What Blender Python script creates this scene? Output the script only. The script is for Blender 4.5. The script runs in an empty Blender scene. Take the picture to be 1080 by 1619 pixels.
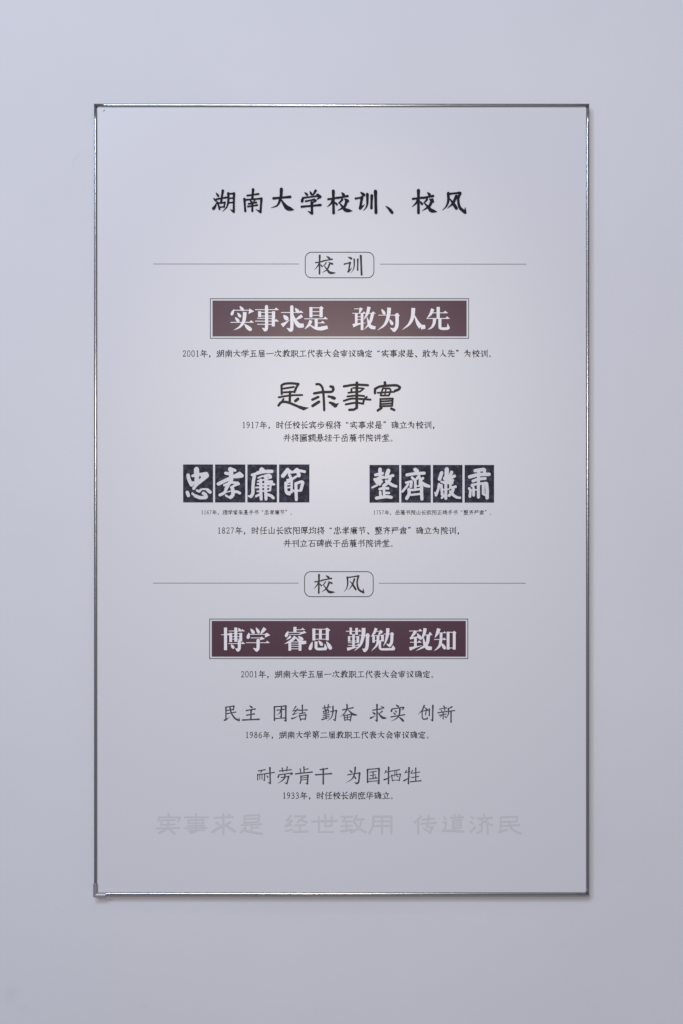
import bpy, bmesh, math, random
from mathutils import Vector
from mathutils.geometry import delaunay_2d_cdt

random.seed(7)
S = bpy.context.scene
COL = S.collection

# ------------------------------------------------------------------ camera, world, lamps, exposure
PX = 650.0                       # photograph pixels per metre on the face of the board
CX, CY = 540.0, 809.5            # photograph centre
FACE = -0.0230                   # y of the board's printed face (the wall is y = 0, the viewer at -y)
DIST = 3.2
ZC = 1.55                        # height of the photograph's centre above the floor

cam_d = bpy.data.cameras.new('camera')
cam = bpy.data.objects.new('camera', cam_d)
COL.objects.link(cam)
cam.location = (0.0, FACE - DIST, ZC)
cam.rotation_euler = (math.radians(90), 0, 0)
cam_d.sensor_fit = 'HORIZONTAL'
cam_d.sensor_width = 36.0
cam_d.lens = 36.0 * DIST / (1080.0 / PX)
cam_d.clip_end = 100
S.camera = cam

w = bpy.data.worlds.new('World')
S.world = w
w.use_nodes = True
bgn = w.node_tree.nodes['Background']
bgn.inputs[0].default_value = (0.88, 0.91, 1.0, 1)
bgn.inputs[1].default_value = 0.235


def lamp(name, loc, target, sx, sy, power, color):
    d = bpy.data.lights.new(name, 'AREA')
    d.shape = 'RECTANGLE'
    d.size, d.size_y = sx, sy
    d.energy = power
    d.color = color
    o = bpy.data.objects.new(name, d)
    COL.objects.link(o)
    o.location = loc
    o.rotation_euler = (Vector(target) - Vector(loc)).to_track_quat('-Z', 'Y').to_euler()
    return o


# a high window to the left, an added fill lamp high up far behind, two lamps behind the viewer, ceiling spots on the board
lamp('window_light', (-3.15, -6.0, ZC + 2.9), (0, 0, ZC + 0.0), 1.0, 0.8, 128, (0.64, 0.76, 1.0))
lamp('overhead_fill', (-1.3, -6.8, ZC + 5.0), (0.2, 0, ZC - 0.8), 2.4, 1.2, 240, (0.72, 0.84, 1.0))  # unseen lamp added to fill the lower part evenly, in place of ambient light
lamp('warm_lamp', (-0.05, -3.6, ZC + 0.47), (0, 0, ZC + 0.25), 0.34, 0.30, 28, (1.0, 0.80, 0.66))
lamp('small_lamp', (-0.15, -4.2, ZC + 0.27), (0, 0, ZC + 0.1), 0.14, 0.22, 6, (0.92, 0.97, 1.0))
for sx in (-0.23, 0.49):
    sd = bpy.data.lights.new('ceiling_spot', 'SPOT')
    sd.energy = 21
    sd.color = (0.84, 0.89, 0.62)
    sd.spot_size = math.radians(30)
    sd.spot_blend = 1.0
    sd.shadow_soft_size = 0.04
    so = bpy.data.objects.new('ceiling_spot', sd)
    COL.objects.link(so)
    so.location = (sx, -1.7, ZC + 2.3)
    so.rotation_euler = (Vector((-0.02, 0, ZC + 0.12)) - so.location).to_track_quat('-Z', 'Y').to_euler()

S.view_settings.view_transform = 'Standard'
S.view_settings.look = 'None'
S.view_settings.exposure = -0.06
S.view_settings.gamma = 1.0
S.view_settings.use_curve_mapping = False


# ------------------------------------------------------------------ materials
def mat(name, rgb, rough=0.5, metal=0.0, spec=0.5, mottle=None, bump=None):
    m = bpy.data.materials.new(name)
    m.use_nodes = True
    nt = m.node_tree
    b = nt.nodes['Principled BSDF']
    b.inputs['Base Color'].default_value = (*rgb, 1)
    b.inputs['Roughness'].default_value = rough
    b.inputs['Metallic'].default_value = metal
    b.inputs['Specular IOR Level'].default_value = spec
    tc = nt.nodes.new('ShaderNodeTexCoord')
    if mottle:
        scale, rgb2, lo, hi = mottle
        n = nt.nodes.new('ShaderNodeTexNoise')
        n.inputs['Scale'].default_value = scale
        n.inputs['Detail'].default_value = 6
        n.inputs['Roughness'].default_value = 0.62
        r = nt.nodes.new('ShaderNodeValToRGB')
        r.color_ramp.elements[0].position = lo
        r.color_ramp.elements[0].color = (*rgb, 1)
        r.color_ramp.elements[1].position = hi
        r.color_ramp.elements[1].color = (*rgb2, 1)
        nt.links.new(tc.outputs['Object'], n.inputs['Vector'])
        nt.links.new(n.outputs['Fac'], r.inputs['Fac'])
        nt.links.new(r.outputs['Color'], b.inputs['Base Color'])
    if bump:
        scale, dist = bump
        n = nt.nodes.new('ShaderNodeTexNoise')
        n.inputs['Scale'].default_value = scale
        n.inputs['Detail'].default_value = 3
        bp = nt.nodes.new('ShaderNodeBump')
        bp.inputs['Strength'].default_value = 0.5
        bp.inputs['Distance'].default_value = dist
        nt.links.new(tc.outputs['Object'], n.inputs['Vector'])
        nt.links.new(n.outputs['Fac'], bp.inputs['Height'])
        nt.links.new(bp.outputs['Normal'], b.inputs['Normal'])
    return m


def wx(px):
    return (px - CX) / PX


def wz(py):
    return ZC + (CY - py) / PX


def wall_material():
    m = mat('wall_paint', (0.72, 0.725, 0.75), 0.62, 0, 0.3, bump=(60, 0.0006))
    nt = m.node_tree
    b = nt.nodes['Principled BSDF']
    tc = nt.nodes.new('ShaderNodeTexCoord')
    base = nt.nodes.new('ShaderNodeTexNoise')
    base.inputs['Scale'].default_value = 2.2
    base.inputs['Detail'].default_value = 5
    nt.links.new(tc.outputs['Object'], base.inputs['Vector'])
    r = nt.nodes.new('ShaderNodeValToRGB')
    r.color_ramp.elements[0].position = 0.3
    r.color_ramp.elements[0].color = (0.715, 0.702, 0.735, 1)
    r.color_ramp.elements[1].position = 0.7
    r.color_ramp.elements[1].color = (0.745, 0.732, 0.765, 1)
    nt.links.new(base.outputs['Fac'], r.inputs['Fac'])
    last = r.outputs['Color']
    # faint scuffs on the paint, each a small worn blot of its own
    for (px, py, rx, rz, k) in ((24, 1568, 14, 22, 0.08), (42, 1588, 26, 9, 0.04), (235, 1585, 10, 4, 0.07),
                                (127, 238, 3, 20, 0.09), (880, 1316, 5, 4, 0.05), (905, 1490, 9, 5, 0.04)):
        mp = nt.nodes.new('ShaderNodeMapping')
        mp.vector_type = 'TEXTURE'
        mp.inputs['Location'].default_value = (wx(px), 0, wz(py))
        mp.inputs['Scale'].default_value = (rx / PX, 1.0, rz / PX)
        mp.inputs['Rotation'].default_value = (0, math.radians(20), 0)
        wob = nt.nodes.new('ShaderNodeTexNoise')
        wob.inputs['Scale'].default_value = 45
        wob.inputs['Detail'].default_value = 3
        nt.links.new(tc.outputs['Object'], wob.inputs['Vector'])
        mixv = nt.nodes.new('ShaderNodeVectorMath')
        mixv.operation = 'MULTIPLY_ADD'
        mixv.inputs[1].default_value = (0.03, 0.0, 0.03)
        nt.links.new(wob.outputs['Color'], mixv.inputs[0])
        nt.links.new(tc.outputs['Object'], mixv.inputs[2])
        nt.links.new(mixv.outputs[0], mp.inputs['Vector'])
        g = nt.nodes.new('ShaderNodeTexGradient')
        g.gradient_type = 'SPHERICAL'
        nt.links.new(mp.outputs[0], g.inputs['Vector'])
        mx = nt.nodes.new('ShaderNodeMix')
        mx.data_type = 'RGBA'
        mul = nt.nodes.new('ShaderNodeMath')
        mul.operation = 'MULTIPLY'
        mul.inputs[1].default_value = k * 2
        nt.links.new(g.outputs['Fac'], mul.inputs[0])
        nt.links.new(mul.outputs[0], mx.inputs[0])
        nt.links.new(last, mx.inputs[6])
        mx.inputs[7].default_value = (0.45, 0.44, 0.44, 1)
        last = mx.outputs[2]
    nt.links.new(last, b.inputs['Base Color'])
    return m


M = {
    'wall': wall_material(),
    'panel': mat('panel_print', (0.715, 0.698, 0.732), 0.33, 0, 0.40, bump=(220, 0.00002)),
    'edge': mat('panel_edge', (0.42, 0.41, 0.42), 0.5),
    'steel': mat('polished_steel', (0.43, 0.43, 0.445), 0.22, 1.0),
    'cap': mat('dull_steel', (0.55, 0.54, 0.56), 0.42, 1.0),
    'title': mat('title_acrylic', (0.009, 0.010, 0.020), 0.60, 0, 0.12),
    'ink': mat('heading_ink', (0.035, 0.029, 0.035), 0.5, 0, 0.25),
    'brush': mat('brush_ink', (0.020, 0.016, 0.016), 0.5, 0, 0.25),
    'caption': mat('caption_ink', (0.012, 0.011, 0.014), 0.5, 0, 0.25),
    'soft': mat('grey_ink', (0.060, 0.057, 0.074), 0.5, 0, 0.25),
    'rule': mat('rule_ink', (0.22, 0.215, 0.225), 0.42),
    'ghost': mat('ghost_ink', (0.615, 0.602, 0.632), 0.36),
    'plum': mat('plum_print', (0.074, 0.026, 0.048), 0.31, 0, 0.5),
    'white': mat('white_print', (0.84, 0.80, 0.83), 0.34),
    'tile': mat('rubbing_black', (0.020, 0.020, 0.031), 0.45, 0, 0.12, mottle=(95, (0.090, 0.098, 0.165), 0.46, 0.78)),
    'chalk': mat('rubbing_white', (0.68, 0.665, 0.705), 0.34, 0, 0.5, mottle=(420, (0.46, 0.455, 0.50), 0.50, 0.74)),
    'mark': mat('dirt_mark', (0.16, 0.15, 0.16), 0.7),
}


# ------------------------------------------------------------------ helpers
def link(name, me, m, parent=None):
    o = bpy.data.objects.new(name, me)
    COL.objects.link(o)
    if m:
        me.materials.append(m)
    if parent:
        o.parent = parent
        o.matrix_parent_inverse = parent.matrix_basis.inverted()
    return o


def mesh_from(name, verts, faces):
    me = bpy.data.meshes.new(name)
    me.from_pydata(verts, [], faces)
    me.update()
    return me


PROFILE = {
    'h': (1.05, .88, .82, .88, 1.10), 'v': (1.18, .95, .90, .92, 1.02), 'z': (1, 1),
    'p': (1.15, 1.0, .92, .72, .42, .10), 'q': (1.0, 1.0, .92, .74, .46, .08),
    'n': (.30, .55, .85, 1.15, 1.0, .10), 'd': (.25, .75, 1.10, 1.05), 'D': (.15, .62, .95, 1.12, 1.05),
    't': (1.15, .95, .62, .32, .08), 'b': (1.0, 1.0), 'l': (1, 1), 's': (1, 1), 'c': (.95, .85, .9, 1.05, 1.1),
    'Q': (1.04, 1.0, .92, .72, .42, .05), 'N': (.20, .48, .80, 1.0, .80), 'T': (1.0, .74, .46, .24, .08),
    'V': (1.02, 1.0, .98, 1.0), 'g': (1, 1),
}
FLAT = set('lsVQNT')


def prof(code, t):
    p = PROFILE[code]
    f = max(0.0, min(1.0, t)) * (len(p) - 1)
    i = min(int(f), len(p) - 2)
    return p[i] + (p[i + 1] - p[i]) * (f - i)


def catmull(pts, n=5):
    if len(pts) == 2:
        return [pts[0].lerp(pts[1], k / n) for k in range(n + 1)]
    e = [pts[0] * 2 - pts[1]] + pts + [pts[-1] * 2 - pts[-2]]
    out = []
    for i in range(1, len(e) - 2):
        a, b, c, d = e[i - 1:i + 3]
        for k in range(n):
            t = k / n
            out.append(0.5 * ((2 * b) + (c - a) * t + (2 * a - 5 * b + 4 * c - d) * t * t
                              + (3 * b - a - 3 * c + d) * t ** 3))
    out.append(pts[-1])
    return out


def disc(c, r, n=10):
    return [(c.x + r * math.cos(2 * math.pi * k / n), c.y + r * math.sin(2 * math.pi * k / n)) for k in range(n)]


def stroke_polys(code, wd, pts):
    """one pen stroke -> list of simple polygons"""
    pts = [Vector(p) for p in pts]
    if code == 'P':
        return [[tuple(p) for p in pts]]
    polys = []
    hook = code[-1] == 'g' and len(code) > 1 or code == 'g'
    c0 = code[0]
    if hook:
        a, b = pts[-2], pts[-1]
        pts = pts[:-1]
        polys += ribbon([a.lerp(b, k / 4) for k in range(5)], [wd * x for x in (1.0, .85, .6, .35, .08)], True, False)
    if len(pts) < 2:
        return polys
    runs, cur = [], [pts[0]]
    for i in range(1, len(pts)):
        cur.append(pts[i])
        if i < len(pts) - 1:
            u, v = (pts[i] - pts[i - 1]).normalized(), (pts[i + 1] - pts[i]).normalized()
            if u.dot(v) < 0.60:
                runs.append(cur)
                cur = [pts[i]]
    runs.append(cur)
    total = sum((runs[r][i + 1] - runs[r][i]).length for r in range(len(runs)) for i in range(len(runs[r]) - 1))
    acc = 0.0
    for r in runs:
        sm = catmull(r)
        ws = []
        for i, p in enumerate(sm):
            if i:
                acc += (p - sm[i - 1]).length
            ws.append(wd * prof(c0, acc / total))
        polys += ribbon(sm, ws, c0 not in FLAT, c0 not in FLAT)
    if c0 == 's':                                     # song-style end serif
        e = pts[-1]
        k = wd / 12.0
        polys.append([(e.x - 74 * k, e.y + 4 * k), (e.x - 37 * k, e.y - 33 * k), (e.x, e.y + 4 * k)])
    return polys


def ribbon(sm, ws, cap0, cap1):
    L, R = [], []
    for i, p in enumerate(sm):
        a = sm[max(i - 1, 0)]
        b = sm[min(i + 1, len(sm) - 1)]
        d = (b - a)
        if d.length < 1e-6:
            d = Vector((1, 0))
        d.normalize()
        n = Vector((-d.y, d.x)) * ws[i] * 0.5
        L.append(tuple(p + n))
        R.append(tuple(p - n))
    out = []
    for i in range(len(sm) - 1):                      # short quads never fold over themselves
        out.append([L[i], L[i + 1], R[i + 1], R[i]])
    if cap0:
        out.append(disc(sm[0], max(ws[0] * 0.5, 0.2)))
    if cap1:
        out.append(disc(sm[-1], max(ws[-1] * 0.5, 0.2)))
    return out


def area2(p):
    return sum(p[i][0] * p[(i + 1) % len(p)][1] - p[(i + 1) % len(p)][0] * p[i][1] for i in range(len(p)))


def inside(p, poly):
    x, y = p
    c = False
    j = len(poly) - 1
    for i in range(len(poly)):
        xi, yi = poly[i]
        xj, yj = poly[j]
        if (yi > y) != (yj > y) and x < (xj - xi) * (y - yi) / (yj - yi) + xi:
            c = not c
        j = i
    return c


def union(polys):
    """union of overlapping polygons -> verts, faces (flat, no overlaps)"""
    polys = [p if area2(p) > 0 else p[::-1] for p in polys if abs(area2(p)) > 1e-6]
    ox = sum(p[0][0] for p in polys) / len(polys)
    oy = sum(p[0][1] for p in polys) / len(polys)
    boxes = [(min(x for x, y in p), max(x for x, y in p), min(y for x, y in p), max(y for x, y in p)) for p in polys]
    rng = random.Random(3)
    best = None
    for attempt in range(14):
        jit = 0.0015 * attempt
        vs, fs = [], []
        for p in polys:
            i = len(vs)
            vs += [Vector((q[0] - ox + rng.uniform(-jit, jit), q[1] - oy + rng.uniform(-jit, jit))) for q in p]
            fs.append(list(range(i, i + len(p))))
        rv, re, rf, ov, oe, of = delaunay_2d_cdt(vs, [], fs, 0, 1e-6, True)
        out = [(v[0] + ox, v[1] + oy) for v in rv]
        keep, bad, tot = [], 0.0, 0.0
        for f, o in zip(rf, of):
            q = [out[i] for i in f]
            ar = abs(area2(q))
            c = (sum(v[0] for v in q) / len(q), sum(v[1] for v in q) / len(q))
            hit = any(b[0] <= c[0] <= b[1] and b[2] <= c[1] <= b[3] and inside(c, p) for p, b in zip(polys, boxes))
            if hit:
                keep.append(f)
                tot += ar
            if hit != bool(o) or len(f) > 24:
                bad += ar
        if best is None or bad < best[0]:
            best = (bad, out, keep)
        if bad < 0.004 * max(tot, 1e-9):
            break
    return best[1], best[2]


def parse(txt, widths=None):
    out = []
    for s in txt.replace('\n', ' ').split(';'):
        t = s.split()
        if not t:
            continue
        head = t[0]
        code = head.rstrip('0123456789.')
        wd = float(head[len(code):] or (widths or {}).get(code, 12))
        n = [float(x) for x in t[1:]]
        out.append((code, wd, list(zip(n[0::2], n[1::2]))))
    return out


class Print:
    """collects flat lettering in photograph pixels and links it as ONE mesh"""

    def __init__(self):
        self.v, self.f = [], []

    def add(self, vs, fs):
        n = len(self.v)
        self.v += vs
        self.f += [[i + n for i in f] for f in fs]

    def glyph(self, ox, oy, sc, txt, wk=1.0, dx=0, dy=0):
        polys = []
        for code, wd, pts in parse(txt):
            polys += stroke_polys(code, wd * wk, pts)
        vs, fs = union([[(ox + dx + x / sc, oy + dy + y / sc) for x, y in p] for p in polys])
        self.add(vs, fs)
        return self

    def polys(self, polys):
        vs, fs = union(polys)
        self.add(vs, fs)
        return self

    def build(self, name, m, parent, lift, thick=0.0):
        bm = bmesh.new()
        vv = [bm.verts.new((wx(x), FACE - lift, wz(y))) for x, y in self.v]
        for f in self.f:
            try:
                bm.faces.new([vv[i] for i in f])
            except ValueError:
                pass
        bmesh.ops.delete(bm, geom=[v for v in bm.verts if not v.link_faces], context='VERTS')
        for f in bm.faces:
            f.normal_update()
            if f.normal.y > 0:
                f.normal_flip()
        if thick:
            r = bmesh.ops.extrude_face_region(bm, geom=list(bm.faces))
            bmesh.ops.translate(bm, vec=(0, -thick, 0), verts=[e for e in r['geom'] if isinstance(e, bmesh.types.BMVert)])
            bmesh.ops.recalc_face_normals(bm, faces=list(bm.faces))
        me = bpy.data.meshes.new(name)
        bm.to_mesh(me)
        bm.free()
        return link(name, me, m, parent)


def rect(x0, y0, x1, y1):
    return [(x0, y0), (x1, y0), (x1, y1), (x0, y1)]


def box_ring(x0, y0, x1, y1, t):
    return [rect(x0, y0, x1, y0 + t), rect(x0, y1 - t, x1, y1), rect(x0, y0, x0 + t, y1), rect(x1 - t, y0, x1, y1)]


# ------------------------------------------------------------------ the wall
bm = bmesh.new()
for v in ((-4, 0, ZC - 3.2), (4, 0, ZC - 3.2), (4, 0, ZC + 3.2), (-4, 0, ZC + 3.2)):
    bm.verts.new(v)
bm.faces.new(bm.verts)
r = bmesh.ops.extrude_face_region(bm, geom=list(bm.faces))
bmesh.ops.translate(bm, vec=(0, 0.12, 0), verts=[e for e in r['geom'] if isinstance(e, bmesh.types.BMVert)])
bmesh.ops.recalc_face_normals(bm, faces=list(bm.faces))
me = bpy.data.meshes.new('wall')
bm.to_mesh(me)
bm.free()
wall = link('wall', me, M['wall'])
wall['kind'] = 'structure'

# ------------------------------------------------------------------ the board
X0, X1, Y0, Y1 = 148.6, 931.8, 164.0, 1416.0          # outer edge of the frame, photograph pixels
board = bpy.data.objects.new('information_board', None)
COL.objects.link(board)
board.location = (wx((X0 + X1) / 2), 0, wz(Y1))
bpy.context.view_layer.update()
board['label'] = 'tall pale display board with Chinese lettering and plum banners, thin steel frame, on white wall'
board['category'] = 'display board'

# panel: a thick sheet
ins = 3.0
x0, x1, z0, z1 = wx(X0 + ins), wx(X1 - ins), wz(Y1 - ins), wz(Y0 + ins)
pv = [(x0, FACE, z0), (x1, FACE, z0), (x1, FACE, z1), (x0, FACE, z1),
      (x0, -0.001, z0), (x1, -0.001, z0), (x1, -0.001, z1), (x0, -0.001, z1)]
pf = [(0, 1, 2, 3), (5, 4, 7, 6), (4, 0, 3, 7), (1, 5, 6, 2), (3, 2, 6, 7), (4, 5, 1, 0)]
link('panel', mesh_from('panel', pv, pf), M['panel'], board)

# steel rails: rounded profile, mitred at the corners.  u = inwards from the outer edge, d = towards the viewer
RW, RB, RD = 5.4 / PX, 0.0010, 0.0272
prof_pts = [(0.0, RB), (0.0, 0.0235)]
for k in range(0, 13):
    a = math.pi * k / 12
    prof_pts.append((RW / 2 - RW / 2 * math.cos(a), 0.0235 + (RD - 0.0235) * math.sin(a)))
prof_pts.append((RW, 0.0231))
corners = [Vector((wx(X0), wz(Y0))), Vector((wx(X1), wz(Y0))), Vector((wx(X1), wz(Y1))), Vector((wx(X0), wz(Y1)))]
inward = [Vector((1, -1)), Vector((-1, -1)), Vector((-1, 1)), Vector((1, 1))]
for i in range(4):
    j = (i + 1) % 4
    along = (corners[j] - corners[i]).normalized() * 0.00022          # hairline gap at each mitre
    NS = 40
    vs, fs = [], []
    for s in range(NS + 1):
        t = s / NS
        for (u, d) in prof_pts:
            a = corners[i] + inward[i] * u + along
            b = corners[j] + inward[j] * u - along
            p = a.lerp(b, t)
            vs.append((p.x, -d, p.y))
    n = len(prof_pts)
    for s in range(NS):
        for k in range(n - 1):
            fs.append((s * n + k, s * n + k + 1, (s + 1) * n + k + 1, (s + 1) * n + k))
        fs.append((s * n + n - 1, s * n, (s + 1) * n, (s + 1) * n + n - 1))
    fs.append(tuple(range(n)))
    fs.append(tuple(reversed(range(NS * n, NS * n + n))))
    me = mesh_from('frame_rail', vs, fs)
    bm = bmesh.new()
    bm.from_mesh(me)
    bmesh.ops.recalc_face_normals(bm, faces=list(bm.faces))
    for f in bm.faces:
        f.smooth = len(f.verts) == 4
    bm.to_mesh(me)
    bm.free()
    link('frame_rail', me, M['steel'], board)


# corner sleeve bottom left, a bit fatter than the rails and dull
def sleeve():
    vs, fs = [], []
    c = Vector((wx(X0 - 1.2), wz(Y1 + 2.2)))
    pw, dd = 7.4 / PX, 0.0295
    pr = [(0, 0.001), (0, 0.026), (0.25, 0.0288), (0.5, dd), (0.75, 0.0288), (1, 0.026), (1, 0.0235)]
    up, rt = 20.5 / PX, 20.0 / PX
    rows = []
    for kind in ('up', 'mid', 'right'):
        row = []
        for (u, d) in pr:
            q = u * pw
            if kind == 'up':
                p = c + Vector((q, up))
            elif kind == 'mid':
                p = c + Vector((q, q))
            else:
                p = c + Vector((rt, q))
            row.append(len(vs))
            vs.append((p.x, -d, p.y))
        rows.append(row)
    for a, b in ((0, 1), (1, 2)):
        for k in range(len(pr) - 1):
            fs.append((rows[a][k], rows[a][k + 1], rows[b][k + 1], rows[b][k]))
    fs.append(tuple(rows[0]))
    fs.append(tuple(reversed(rows[2])))
    me = mesh_from('corner_cap', vs, fs)
    bm = bmesh.new()
    bm.from_mesh(me)
    bmesh.ops.recalc_face_normals(bm, faces=list(bm.faces))
    bm.to_mesh(me)
    bm.free()
    o = link('corner_cap', me, M['cap'], board)
    o['label'] = 'dull grey steel corner sleeve at the lower left of the frame'


sleeve()

# ------------------------------------------------------------------ lettering traced stroke by stroke (photograph crop: origin x, y, zoom)
TITLE = [
 (330, 290, 10.8, "d32 125 160 165 215; d32 80 252 125 295; t42 82 428 105 400 148 305; h28 140 268 300 240; v36 242 125 222 250 212 330; v30 155 330 185 438; h26 165 338 275 325; v28 275 325 262 405; h24 185 405 262 400; p36 335 170 335 290 310 400 238 480; h28 335 178 432 172; vg36 432 172 428 485 362 440; h24 345 255 410 250; h24 345 330 410 325"),
 (330, 290, 10.8, "v38 758 105 745 255; h28 660 208 850 180; v36 610 268 625 472; h28 615 282 900 258; vg36 900 260 885 490 800 440; d26 698 275 730 320; p24 790 280 760 320; h26 680 350 815 325; h26 670 395 830 370; v34 745 330 745 470"),
 (425, 290, 10.8, "h38 80 255 365 230; p46 215 100 205 230 150 370 40 415; n62 208 270 265 360 320 420 430 452"),
 (425, 290, 10.8, "d34 612 152 655 195; d34 700 135 730 185; p36 800 125 745 215; d42 588 235 568 305; h28 580 248 850 212; p46 835 202 880 228 815 278; h28 630 305 775 275; p36 775 278 800 295 740 335; vg42 735 330 738 512 662 472; h34 560 398 885 368"),
 (515, 290, 9, "h26 35 225 165 205; v36 108 110 112 420; p28 100 225 80 280 20 335; d26 130 265 158 300; d34 225 130 258 165; h28 175 205 312 180; p26 235 225 215 255 175 285; d36 265 220 315 250; p36 300 245 265 330 170 385; n42 190 270 250 345 290 380 380 392"),
 (515, 290, 9, "d36 495 125 545 165; h26 425 215 515 200; v36 515 200 490 355; t32 488 352 515 335 555 298; p34 592 155 592 280 575 340 535 388; v34 655 175 650 350; v40 708 115 715 415"),
 (515, 290, 9, "d36 855 325 900 360 945 415"),
 (640, 290, 9.818, "h30 125 240 265 222; v40 212 110 212 455; p30 200 245 180 300 110 365; d30 235 275 268 320; d36 350 140 388 178; h32 285 225 440 195; p28 345 245 325 275 285 305; d38 380 240 435 280; p40 425 255 380 350 270 425; n46 300 300 375 380 410 420 500 440"),
 (640, 290, 9.818, "p38 675 155 675 270 640 360 582 415; h30 670 165 850 145; cg40 862 150 830 240 852 370 935 450 938 368; p40 800 200 745 310 660 385; d42 695 235 745 300 800 385"),
]
for (ox, oy, sc, t) in TITLE:
    Print().glyph(ox, oy, sc, t, 1.10).build('title_letter', M['title'], board, 0.0003, 0.0016)

XIAO = "h20 180 190 280 172; v26 240 85 236 355; p18 232 195 210 240 160 298; d20 250 215 275 248; d28 340 95 385 125; h22 290 165 425 138; p16 335 190 315 220 275 248; d26 370 185 430 210; p24 385 215 350 290 275 340; n34 305 235 360 305 395 340 480 342"
XUN = "d30 660 105 710 130; h22 605 212 695 188; v26 690 190 668 325; t24 662 322 690 300 725 258; p22 752 140 752 230 738 295 700 345; v24 805 140 803 300; v30 850 90 862 368"
FENG = "p24 650 118 655 220 635 290 595 340; h22 645 125 820 98; cg28 815 100 795 200 820 300 890 345 885 280; p24 755 145 725 230 665 310; d28 685 175 725 220 775 300"


def round_ring(x0, y0, x1, y1, r, t):
    polys = []

    def path(x0, y0, x1, y1, r):
        pts = []
        for cx, cy, a0 in ((x1 - r, y0 + r, -90), (x1 - r, y1 - r, 0), (x0 + r, y1 - r, 90), (x0 + r, y0 + r, 180)):
            for k in range(9):
                a = math.radians(a0 + 90 * k / 8)
                pts.append((cx + r * math.cos(a), cy + r * math.sin(a)))
        return pts
    a, b = path(x0, y0, x1, y1, r), path(x0 + t, y0 + t, x1 - t, y1 - t, r - t)
    for i in range(len(a)):
        j = (i + 1) % len(a)
        polys.append([a[i], a[j], b[j], b[i]])
    return polys


def heading(x0, y0, x1, y1, glyphs):
    o = Print().polys(round_ring(x0, y0, x1, y1, 10.6, 1.15)).build('heading_box', M['ink'], board, 0.0005)
    for g in glyphs:
        Print().glyph(*g).build('heading_character', M['ink'], o, 0.0005)


heading(482.1, 398.2, 591.8, 439.7, [(480, 395, 9.39, XIAO), (480, 395, 9.39, XUN)])
heading(481.0, 903.2, 590.7, 943.9, [(480, 900, 9.39, XIAO, 1.0, -1.1, -0.3), (480, 900, 9.39, FENG)])

for (xa, xb, y) in ((242, 473, 417.3), (601, 832.5, 417.6), (242, 472, 921.9), (599, 831, 922.1)):
    Print().polys([rect(xa, y - 0.5, xb, y + 0.5)]).build('rule_line', M['rule'], board, 0.0005)

BANNER_A = [
 (325, 465, 9, "D41 488 172 528 222; D40 405 218 375 285; l12 400 230 640 230; P 622 203 692 245 610 282 622 235; D40 455 265 490 315; D41 420 330 465 380; s12 355 402 685 402; Q54 560 256 545 380 490 465 400 514; D55 555 425 590 465 635 500"),
 (325, 465, 9, "s12 705 222 1040 222; g48 868 178 868 470 848 510 805 482; V46 770 245 770 328; V48 968 245 968 335; l12 770 262 968 262; l12 770 312 968 312; l12 735 345 990 345; V48 965 335 965 460; s12 705 385 1040 385; l12 735 430 965 430"),
 (435, 465, 9, "s12 85 262 400 262; g50 238 182 238 480 218 515 165 482; D46 285 200 325 250; D57 120 300 165 350; T64 98 448 210 365; Q46 385 308 285 370; N72 252 290 290 385 340 445 408 446"),
 (435, 465, 9, "V46 510 185 510 332; V48 655 190 655 330; P 625 192 660 170 694 205 655 218; l12 510 195 655 195; l12 510 250 655 250; l12 510 302 655 302; s12 415 352 748 352; V46 585 350 585 490; s12 585 410 710 410; Q46 510 375 480 440 420 500; N62 490 435 560 480 640 492 748 470"),
 (550, 465, 12, "l14 120 280 270 280; Q62 255 262 235 320 215 365; s14 85 365 345 365; V52 160 365 160 590; V54 270 365 270 682; l13 160 430 270 430; l13 160 485 270 485; T72 98 602 180 572 345 545; Q66 402 242 370 370 300 490; s15 365 365 525 365; Q62 470 370 420 540 310 672; N76 365 440 400 560 440 622 525 642"),
 (550, 465, 12, "D55 640 285 690 365; l14 580 400 930 400; Q74 785 258 765 430 700 580 560 688; g68 935 390 930 600 880 688 800 640; P 888 392 930 362 984 402 960 432 888 420; D55 790 480 840 562"),
 (630, 465, 9, "Q58 212 198 200 330 150 430 55 507; N72 232 310 275 410 320 470 382 466"),
 (630, 465, 9, "Q48 488 210 460 280 405 345; s12 480 267 700 267; s12 400 347 728 347; V48 566 183 566 347; Q48 515 347 505 420 470 475 415 507; V46 590 347 590 472; b40 590 480 620 492 700 490; P 688 480 700 415 728 470 732 490 700 508"),
]
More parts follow.
